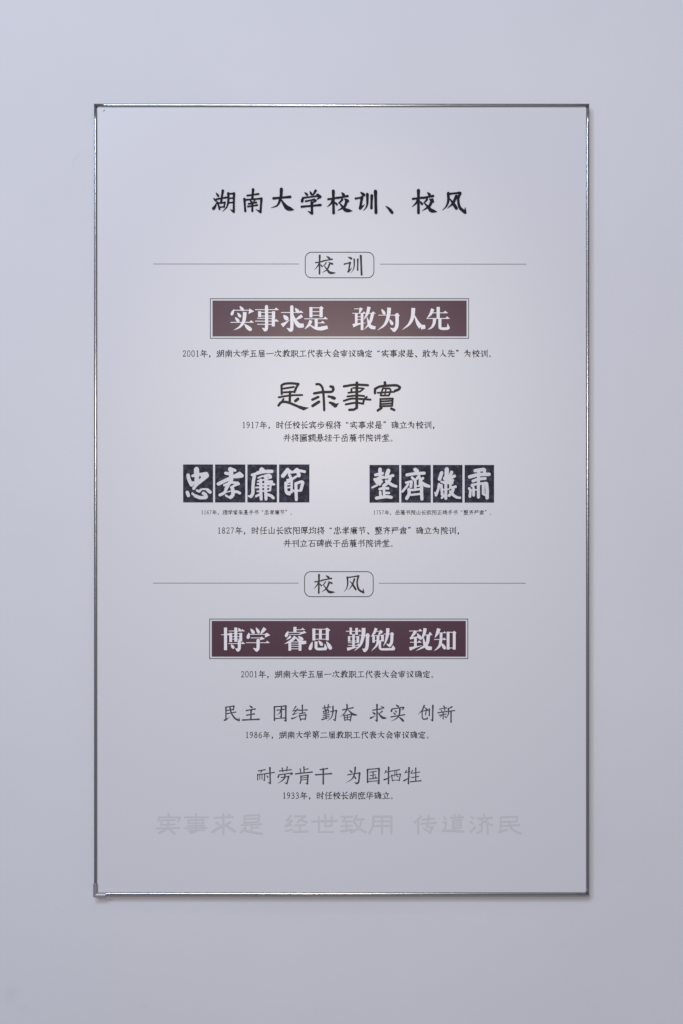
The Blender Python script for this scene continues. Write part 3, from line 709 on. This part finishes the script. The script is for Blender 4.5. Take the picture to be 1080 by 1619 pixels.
# brush-style regular script, each character drawn in strokes on a 100 x 100 cell
KAI = {}
for row in '''年: p 35 5 12 40; h 28 22 80 22; h 22 45 78 45; v 30 45 30 65; h 5 66 95 66; v 55 22 55 98
五: h 18 14 82 14; v 46 14 36 88; h 22 46 72 46; v 72 46 68 88; h 6 88 94 88
届: h 20 12 82 12; v 82 12 80 34; h 20 34 80 34; p 20 12 18 60 4 95; v 36 48 36 96; h 36 48 82 48; v 82 48 82 96; h 36 68 82 68; h 36 90 82 90; v 58 36 58 90
一: h9 6 50 94 50
次: d 8 22 22 34; t 6 72 28 52; p 50 5 32 42; h 44 24 86 24; p 88 24 74 42; p 58 32 56 60 22 96; n 58 56 72 80 96 94
教: h 10 20 48 20; h 4 38 54 38; v 28 4 28 38; p 50 8 34 40 4 62; h 18 54 44 54; p 44 54 30 66; vg 30 64 30 92 18 86; t 4 80 50 70; p 66 4 52 42; h 60 26 94 26; p 84 26 74 64 46 96; n 60 40 72 74 96 96
职: h 4 12 46 12; v 14 12 14 78; v 36 12 36 98; h 14 34 36 34; h 14 56 36 56; t 2 82 46 72; v 56 18 56 56; h 56 18 88 18; v 88 18 88 56; h 56 54 88 54; p 62 62 46 94; d 76 64 94 94
工: h 18 18 82 18; v 50 18 50 84; h 5 84 95 84
代: p 32 5 4 52; v 20 36 20 98; h 34 34 92 28; cg 56 5 60 50 88 94 92 72; d 74 8 88 20
表: h 14 14 86 14; h 22 30 78 30; h 5 46 95 46; v 50 3 50 46; p 48 46 34 62 4 82; v 34 62 34 92; t 32 94 60 80; p 84 52 62 66; n 50 48 66 76 96 94
大: h 8 34 92 34; p 50 4 48 46 6 96; n 50 38 66 72 96 94
会: p 50 3 34 26 3 50; n 50 5 70 28 97 48; h 28 46 72 46; h 12 64 88 64; p 46 64 24 88; h 22 90 76 86; d 64 74 84 96
审: d 44 2 54 12; d 12 18 8 34; h 12 20 88 20; p 90 20 80 34; v 24 42 24 78; h 24 42 76 42; v 76 42 76 78; h 24 59 76 59; h 24 76 76 76; v 50 30 50 98
议: d 12 8 26 22; h 4 40 26 40; v 24 40 22 84; t 20 88 38 70; d 58 4 70 20; p 88 14 72 60 36 96; n 44 22 62 66 96 96
确: h 4 16 42 16; p 26 16 4 58; v 16 46 16 84; h 16 46 36 46; v 36 46 36 80; h 16 78 36 78; p 60 4 44 32; h 58 16 80 16; p 80 16 70 32; p 54 32 54 64 42 96; h 54 34 90 34; vg 90 34 90 92 78 90; h 54 52 90 52; h 54 70 90 70; v 72 34 72 92
定: d 44 3 54 14; d 12 20 8 36; h 12 22 88 22; p 90 22 80 36; h 24 42 76 42; v 50 42 50 90; h 50 64 78 64; p 30 56 24 74 4 96; n 26 74 50 90 95 92
实: d 44 2 54 13; d 12 18 8 34; h 12 20 88 20; p 90 20 80 34; d 30 32 42 42; d 18 46 32 56; h 6 66 94 66; p 56 28 54 60 10 96; d12 58 74 86 96
事: h 6 14 94 14; v 26 24 26 40; h 26 24 74 24; v 74 24 74 40; h 26 39 74 39; h 18 52 80 52; v 80 52 80 78; h 4 65 96 65; h 18 78 80 78; vg 50 2 50 96 36 90
求: h 8 28 92 28; vg 50 3 50 96 36 88; d 70 6 84 18; d 16 42 32 56; t 6 84 40 64; p 86 40 62 56; n 52 44 68 72 96 90
是: v 26 6 26 42; h 26 6 74 6; v 74 6 74 42; h 26 24 74 24; h 26 41 74 41; h 5 54 95 54; v 52 54 52 88; h 52 70 80 70; p 28 62 22 80 4 97; n 22 76 50 90 96 92
敢: h 8 10 36 10; p 36 10 26 30; h 4 30 52 30; v 14 30 14 76; v 38 30 38 98; h 14 44 38 44; h 14 58 38 58; t 2 82 48 70; p 66 4 52 44; h 60 28 95 28; p 86 28 74 66 50 97; n 60 42 72 74 97 96
为: d 22 8 36 24; h 6 36 82 36; p 48 4 44 50 6 96; vg 82 36 78 92 60 88; d 48 54 62 70
人: p 50 5 46 50 5 96; n 50 36 66 72 96 94
先: p 28 6 12 40; h 22 26 80 26; v 50 4 50 48; h 6 50 94 50; p 38 50 32 76 6 97; cg 60 50 60 88 88 90 92 74
校: h 4 28 44 28; v 24 4 24 98; p 23 30 4 66; d 28 42 40 54; d 64 4 74 16; h 46 24 96 24; p 60 32 46 52; d 76 32 92 48; p 82 48 70 74 40 97; n 54 48 70 78 97 96
训: d 14 8 28 22; h 4 42 28 42; v 26 42 24 84; t 22 88 42 70; p 52 14 52 60 38 94; v 70 20 70 78; v 90 8 90 97
湖: d 8 12 18 26; d 2 36 14 48; t 4 92 22 62; h 22 32 58 32; v 40 6 40 52; v 28 54 28 90; h 28 54 54 54; v 54 54 54 86; h 28 84 54 84; p 66 12 66 60 52 96; h 66 12 92 12; vg 92 12 92 94 80 88; h 66 36 92 36; h 66 58 92 58
南: h 12 18 88 18; v 50 3 50 34; v 14 34 14 97; h 14 34 88 34; vg 88 34 88 96 74 90; d 34 40 42 50; p 66 40 58 52; h 28 56 72 56; h 24 72 76 72; v 50 54 50 94
学: d 20 6 30 20; d 44 3 52 17; p 80 4 66 22; d 10 26 6 42; h 10 28 90 28; p 92 28 82 42; h 26 44 72 44; p 72 44 52 56; vg 52 54 52 96 36 90; h 6 68 94 68
时: v 10 14 10 82; h 10 14 36 14; v 36 14 36 82; h 10 46 36 46; h 10 80 36 80; h 44 32 97 32; vg 78 5 78 96 62 88; d 54 50 66 66
任: p 32 5 4 50; v 20 36 20 98; p 88 8 40 20; h 36 48 97 48; v 66 16 66 90; h 42 90 92 90
长: p 80 6 36 34; h 5 48 95 48; v 28 6 28 92; t 26 94 52 78; n 44 50 62 78 96 95
宾: d 44 2 54 12; d 12 16 8 32; h 12 18 88 18; p 90 18 80 32; p 72 28 30 36; v 30 36 30 70; h 30 50 78 50; v 62 50 62 72; h 4 72 96 72; p 36 78 12 97; d 62 78 84 96
步: v 50 4 50 40; h 50 20 80 20; v 24 18 24 40; h 5 42 95 42; vg 50 50 50 78 42 74; d 24 52 14 66; d 72 52 84 64; p 84 62 60 84 12 98
程: p 40 6 8 18; h 4 34 46 34; v 26 14 26 98; p 25 36 4 70; d 30 44 42 56; v 56 8 56 40; h 56 8 88 8; v 88 8 88 40; h 56 38 88 38; h 52 54 92 54; h 54 72 90 72; v 72 54 72 92; h 46 92 97 92
将: v 22 4 22 98; d 6 22 14 34; t 3 72 22 56; p 56 4 36 30; h 52 14 86 14; p 86 14 70 36 40 48; d 56 20 64 28; h 34 58 97 58; vg 78 42 78 96 64 90; d 50 68 60 80
立: d 44 4 54 18; h 12 28 88 28; d 30 42 38 74; p 72 38 60 84; h 5 88 95 88
并: d 30 4 38 18; p 70 3 58 22; h 14 28 86 28; h 5 54 95 54; p 36 28 34 60 12 97; v 66 28 66 97
匾: h 6 8 94 8; v 8 8 8 94; h 8 94 96 94; d 48 14 56 22; h 28 26 84 26; v 84 26 84 42; h 28 42 84 42; p 28 26 26 60 16 82; v 34 52 34 86; h 34 52 86 52; v 86 52 86 86; h 34 68 86 68; v 52 52 52 84; v 68 52 68 84
额: d 24 2 32 12; d 8 16 4 28; h 8 18 48 18; p 50 18 44 28; p 26 26 6 50; h 22 34 40 34; p 40 34 24 56 2 68; n 20 42 34 54 50 64; v 14 68 14 96; h 14 68 40 68; v 40 68 40 94; h 14 92 40 92; h 56 8 97 8; p 76 8 70 24; v 60 24 60 74; h 60 24 94 24; v 94 24 94 74; p 76 34 74 70 54 97; d 78 76 96 96
悬: v 28 4 28 44; h 28 4 72 4; v 72 4 72 44; h 28 18 72 18; h 28 31 72 31; h 6 45 94 45; p 46 46 26 60; h 24 62 72 60; d 64 50 78 64; d 16 74 8 90; cg 32 72 36 92 66 94 70 82; d 48 70 56 80; d 80 70 92 84
挂: h 4 30 38 30; vg 22 4 22 94 8 88; t 2 70 40 54; h 48 22 92 22; v 70 4 70 44; h 44 44 97 44; h 48 68 92 68; v 70 50 70 92; h 44 92 97 92
于: h 20 14 80 14; h 5 46 95 46; vg 52 14 52 95 34 88
岳: p 76 4 30 14; v 28 12 28 50; h 28 30 86 30; v 64 30 64 50; h 6 52 94 52; v 50 58 50 92; v 16 66 16 92; h 16 93 84 93; v 84 66 84 96
麓: v 30 4 30 36; v 68 4 68 36; h 6 12 94 12; h 30 22 68 22; h 18 38 86 38; p 18 38 16 70 4 97; h 30 50 88 50; v 42 40 42 62; v 66 40 66 62; h 30 62 88 62; v 40 68 40 94; h 40 80 56 76; t 36 96 58 86; p 84 68 66 80; cg 66 66 68 92 90 94 94 84
书: h 20 22 76 22; v 76 22 74 46; h 8 46 88 46; vg 88 46 84 84 70 80; v 46 4 46 98; d 74 4 88 14
院: v 12 8 12 98; h 12 10 36 10; p 36 10 26 34; p 26 34 38 50 26 66; d 62 2 70 12; d 46 18 42 32; h 46 20 92 20; p 94 20 86 32; h 54 38 84 38; h 42 56 97 56; p 60 56 56 80 36 97; cg 74 56 74 90 92 92 96 78
讲: d 12 8 26 22; h 4 40 26 40; v 24 40 22 84; t 20 88 38 72; h 40 28 94 28; h 36 56 97 56; p 56 6 54 60 38 96; v 78 6 78 98
堂: v 50 3 50 20; d 24 6 34 18; p 78 4 66 18; d 12 24 8 38; h 12 26 88 26; p 90 26 80 38; v 34 38 34 56; h 34 38 66 38; v 66 38 66 56; h 34 54 66 54; h 20 72 80 72; v 50 58 50 94; h 5 94 95 94
理: h 4 16 40 16; h 6 46 38 46; v 22 16 22 82; t 2 86 42 74; v 50 10 50 54; h 50 10 92 10; v 92 10 92 54; h 50 31 92 31; h 50 52 92 52; v 71 10 71 92; h 50 72 94 72; h 44 93 98 93
家: d 44 2 54 12; d 12 16 8 32; h 12 18 88 18; p 90 18 80 32; h 24 34 78 34; p 48 34 34 48 10 58; cg 40 46 58 66 56 97 40 92; p 46 58 12 76; p 54 72 8 96; p 84 44 60 56; n 56 54 70 78 96 92
朱: p 30 8 14 38; h 24 24 82 24; h 5 50 95 50; v 52 4 52 98; p 49 52 34 72 5 90; n 54 52 70 74 96 90
熹: h 20 8 80 8; v 50 2 50 20; h 28 20 72 20; v 30 28 30 44; h 30 28 70 28; v 70 28 70 44; h 30 43 70 43; d 36 48 40 54; p 66 47 60 56; h 8 57 92 57; v 32 63 32 78; h 32 63 68 63; v 68 63 68 78; h 32 77 68 77; d 16 84 8 97; d 36 84 40 96; d 58 84 64 96; d 80 84 92 97
手: p 76 4 24 16; h 18 34 82 34; h 5 58 95 58; vg 52 12 52 95 36 88
忠: v 22 16 22 44; h 22 16 78 16; v 78 16 78 44; h 22 43 78 43; v 50 2 50 60; d 16 68 8 88; cg 32 66 36 92 66 94 72 78; d 50 62 58 74; d 82 64 94 82
孝: h 22 18 70 18; h 6 36 94 36; v 46 3 46 36; p 84 8 52 44 6 64; h 28 54 72 54; p 72 54 54 64; vg 54 62 54 96 38 90; h 14 76 92 76
廉: d 48 2 56 12; h 14 15 94 15; p 16 15 14 60 4 97; d 42 22 48 30; p 72 20 64 32; h 28 34 90 34; h 34 46 80 46; v 80 46 80 66; h 24 56 94 56; h 34 66 80 66; v 46 34 46 96; vg 64 34 64 96 58 92; p 44 68 24 88; n 66 68 78 82 96 92
节: h 6 16 94 16; v 34 4 34 28; v 66 4 66 28; h 16 42 80 42; vg 80 42 78 76 66 72; v 44 42 44 98
山: v 50 6 50 84; v 16 34 16 86; h 16 86 84 86; v 84 34 84 94
欧: h 6 14 46 14; v 10 14 10 88; h 10 88 48 88; p 40 28 18 70; d 20 34 42 66; p 64 4 50 36; h 60 22 92 22; p 94 22 84 38; p 70 34 68 64 44 97; n 72 54 82 80 98 96
阳: v 12 8 12 98; h 12 10 40 10; p 40 10 28 36; p 28 36 42 52 28 70; v 54 14 54 92; h 54 14 90 14; v 90 14 90 92; h 54 50 90 50; h 54 88 90 88
正: h 12 14 88 14; v 52 14 52 86; h 52 48 82 48; v 26 44 26 86; h 5 87 95 87
焕: d 6 30 12 48; p 38 22 30 42; p 22 6 22 56 4 96; d 26 60 38 76; p 62 4 46 26; h 60 14 80 14; p 80 14 70 28; v 52 28 52 56; h 52 28 88 28; v 88 28 88 56; h 42 58 97 58; p 70 30 68 66 42 97; n 70 58 80 82 98 96
整: h 8 12 50 12; v 30 2 30 50; v 14 20 14 34; h 14 20 46 20; v 46 20 46 34; h 14 33 46 33; p 28 34 4 50; d 34 36 48 46; p 66 2 54 26; h 62 14 94 14; p 86 14 76 34 54 50; n 62 24 76 40 97 50; h 14 58 86 58; v 50 58 50 94; h 50 75 78 75; v 28 72 28 94; h 5 95 95 95
齐: d 44 2 54 12; h 8 18 92 18; p 72 20 50 40 6 58; n 28 24 54 42 96 56; p 34 54 32 76 14 97; v 68 54 68 98
严: h 12 12 88 12; v 38 12 38 44; v 62 12 62 44; d 18 22 26 38; p 84 22 74 38; h 8 46 94 46; p 22 46 20 74 4 97
肃: h 22 18 78 18; v 78 18 78 48; h 5 33 95 33; h 22 48 78 48; v 50 2 50 97; p 22 56 20 80 8 97; v 80 56 80 97; d 36 60 30 84; d 62 60 70 82
厚: h 12 8 92 8; p 14 8 12 60 3 97; v 34 18 34 46; h 34 18 80 18; v 80 18 80 46; h 34 32 80 32; h 34 45 80 45; h 30 54 76 54; p 76 54 58 64; vg 58 62 58 96 44 91; h 20 74 96 74
均: h 4 34 40 34; v 22 6 22 80; t 2 84 42 70; p 58 4 44 40; h 54 22 90 22; vg 90 22 86 92 70 88; d 54 42 66 54; t 46 78 76 64
刊: h 10 18 56 18; h 4 48 60 48; v 32 18 32 98; v 70 16 70 70; vg 90 6 90 95 76 88
石: h 6 14 94 14; p 44 14 36 50 4 82; v 32 50 32 96; h 32 50 82 50; v 82 50 82 94; h 32 88 82 88
碑: h 4 14 42 14; p 26 14 4 56; v 16 46 16 84; h 16 46 36 46; v 36 46 36 80; h 16 78 36 78; p 72 2 62 14; v 52 14 52 52; h 52 14 92 14; v 92 14 92 52; h 52 32 92 32; h 52 50 92 50; p 72 14 66 56 46 68; h 44 72 97 72; v 76 58 76 98
嵌: v 50 3 50 26; v 18 12 18 28; h 18 28 82 28; v 82 12 82 30; h 4 46 50 46; v 16 36 16 94; v 38 36 38 94; h 16 66 38 66; h 16 88 38 88; p 64 34 52 60; h 62 46 90 46; p 92 46 84 58; p 72 54 68 76 46 97; n 72 70 82 84 98 96
第: p 26 2 8 22; h 22 10 46 10; d 30 12 38 20; p 64 2 52 20; h 62 10 94 10; d 72 12 80 20; h 18 30 80 30; v 80 30 80 46; h 20 46 80 46; v 20 46 18 62; h 18 62 86 62; vg 86 62 82 86 68 82; v 50 30 50 98; p 48 64 8 92
二: h 18 24 82 24; h9 5 82 95 82
胡: h 4 30 48 30; v 26 6 26 54; v 10 54 10 90; h 10 54 42 54; v 42 54 42 86; h 10 84 42 84; p 58 12 58 60 46 96; h 58 12 90 12; vg 90 12 90 94 76 88; h 58 36 90 36; h 58 58 90 58
庶: d 48 2 56 12; h 14 16 94 16; p 16 16 14 60 4 97; h 22 38 94 38; v 42 24 42 62; v 72 24 72 62; h 42 62 72 62; d 32 74 22 94; d 46 76 50 92; d 64 76 70 92; d 80 74 94 94
华: p 34 3 8 38; v 22 22 22 48; p 84 12 52 30; cg 54 4 54 42 84 44 88 30; h 5 66 95 66; v 50 50 50 98
'''.strip().split('\n'):
    KAI[row[0]] = row[2:]
KW = {'h': 8.4, 'v': 9.6, 'p': 10.0, 'n': 14.0, 'd': 13.0, 't': 11.0, 'vg': 10.0, 'cg': 10.5}
GL = {}


def kai(c):
    if c not in GL:
        polys = []
        for code, wd, pts in parse(KAI[c], KW):
            polys += stroke_polys(code, wd, [(x, y - 0.07 * (x - 50)) for x, y in pts])
        GL[c] = union(polys)
    return GL[c]


PUNCT = {'，': "d16 14 76 22 80; p12 22 80 20 92 12 100", '、': "d14 14 70 30 90", '“': "d13 62 14 60 26; d13 78 14 76 26",
         '”': "p13 18 12 17 20 12 28; p13 34 12 33 20 28 28"}
for (sx, cy, pitch, text) in CAPTIONS:
    p = Print()
    x = sx
    k = pitch / 100.0
    for c in text:
        if c.isdigit():
            p.glyph(x, cy - 0.50 * pitch * 0.92 - 0.4, 1 / (k * 0.98), DIGIT[c], 1.0)
            x += 0.53 * pitch
            continue
        if c in PUNCT:
            p.glyph(x, cy - 0.5 * pitch, 1 / k, PUNCT[c])
        elif c == '。':
            a = [(x + (20 + 11 * math.cos(t * math.pi / 6)) * k, cy + (-50 + 84 + 11 * math.sin(t * math.pi / 6)) * k) for t in range(12)]
            b = [(x + (20 + 7 * math.cos(t * math.pi / 6)) * k, cy + (-50 + 84 + 7 * math.sin(t * math.pi / 6)) * k) for t in range(12)]
            p.polys([[a[i], a[(i + 1) % 12], b[(i + 1) % 12], b[i]] for i in range(12)])
        else:
            vs, fs = kai(c)
            q = k * 0.93
            p.add([(x + pitch / 2 + (vx - 50) * q, cy + (vy - 50) * q) for vx, vy in vs], fs)
        x += pitch
    p.build('caption_line', M['caption'], board, 0.0005)

# a little dirt on the print, top left corner
Print().glyph(0, 0, 1, "d1.2 163.2 176.5 165.4 173.6").build('scuff_mark', M['mark'], board, 0.0006)
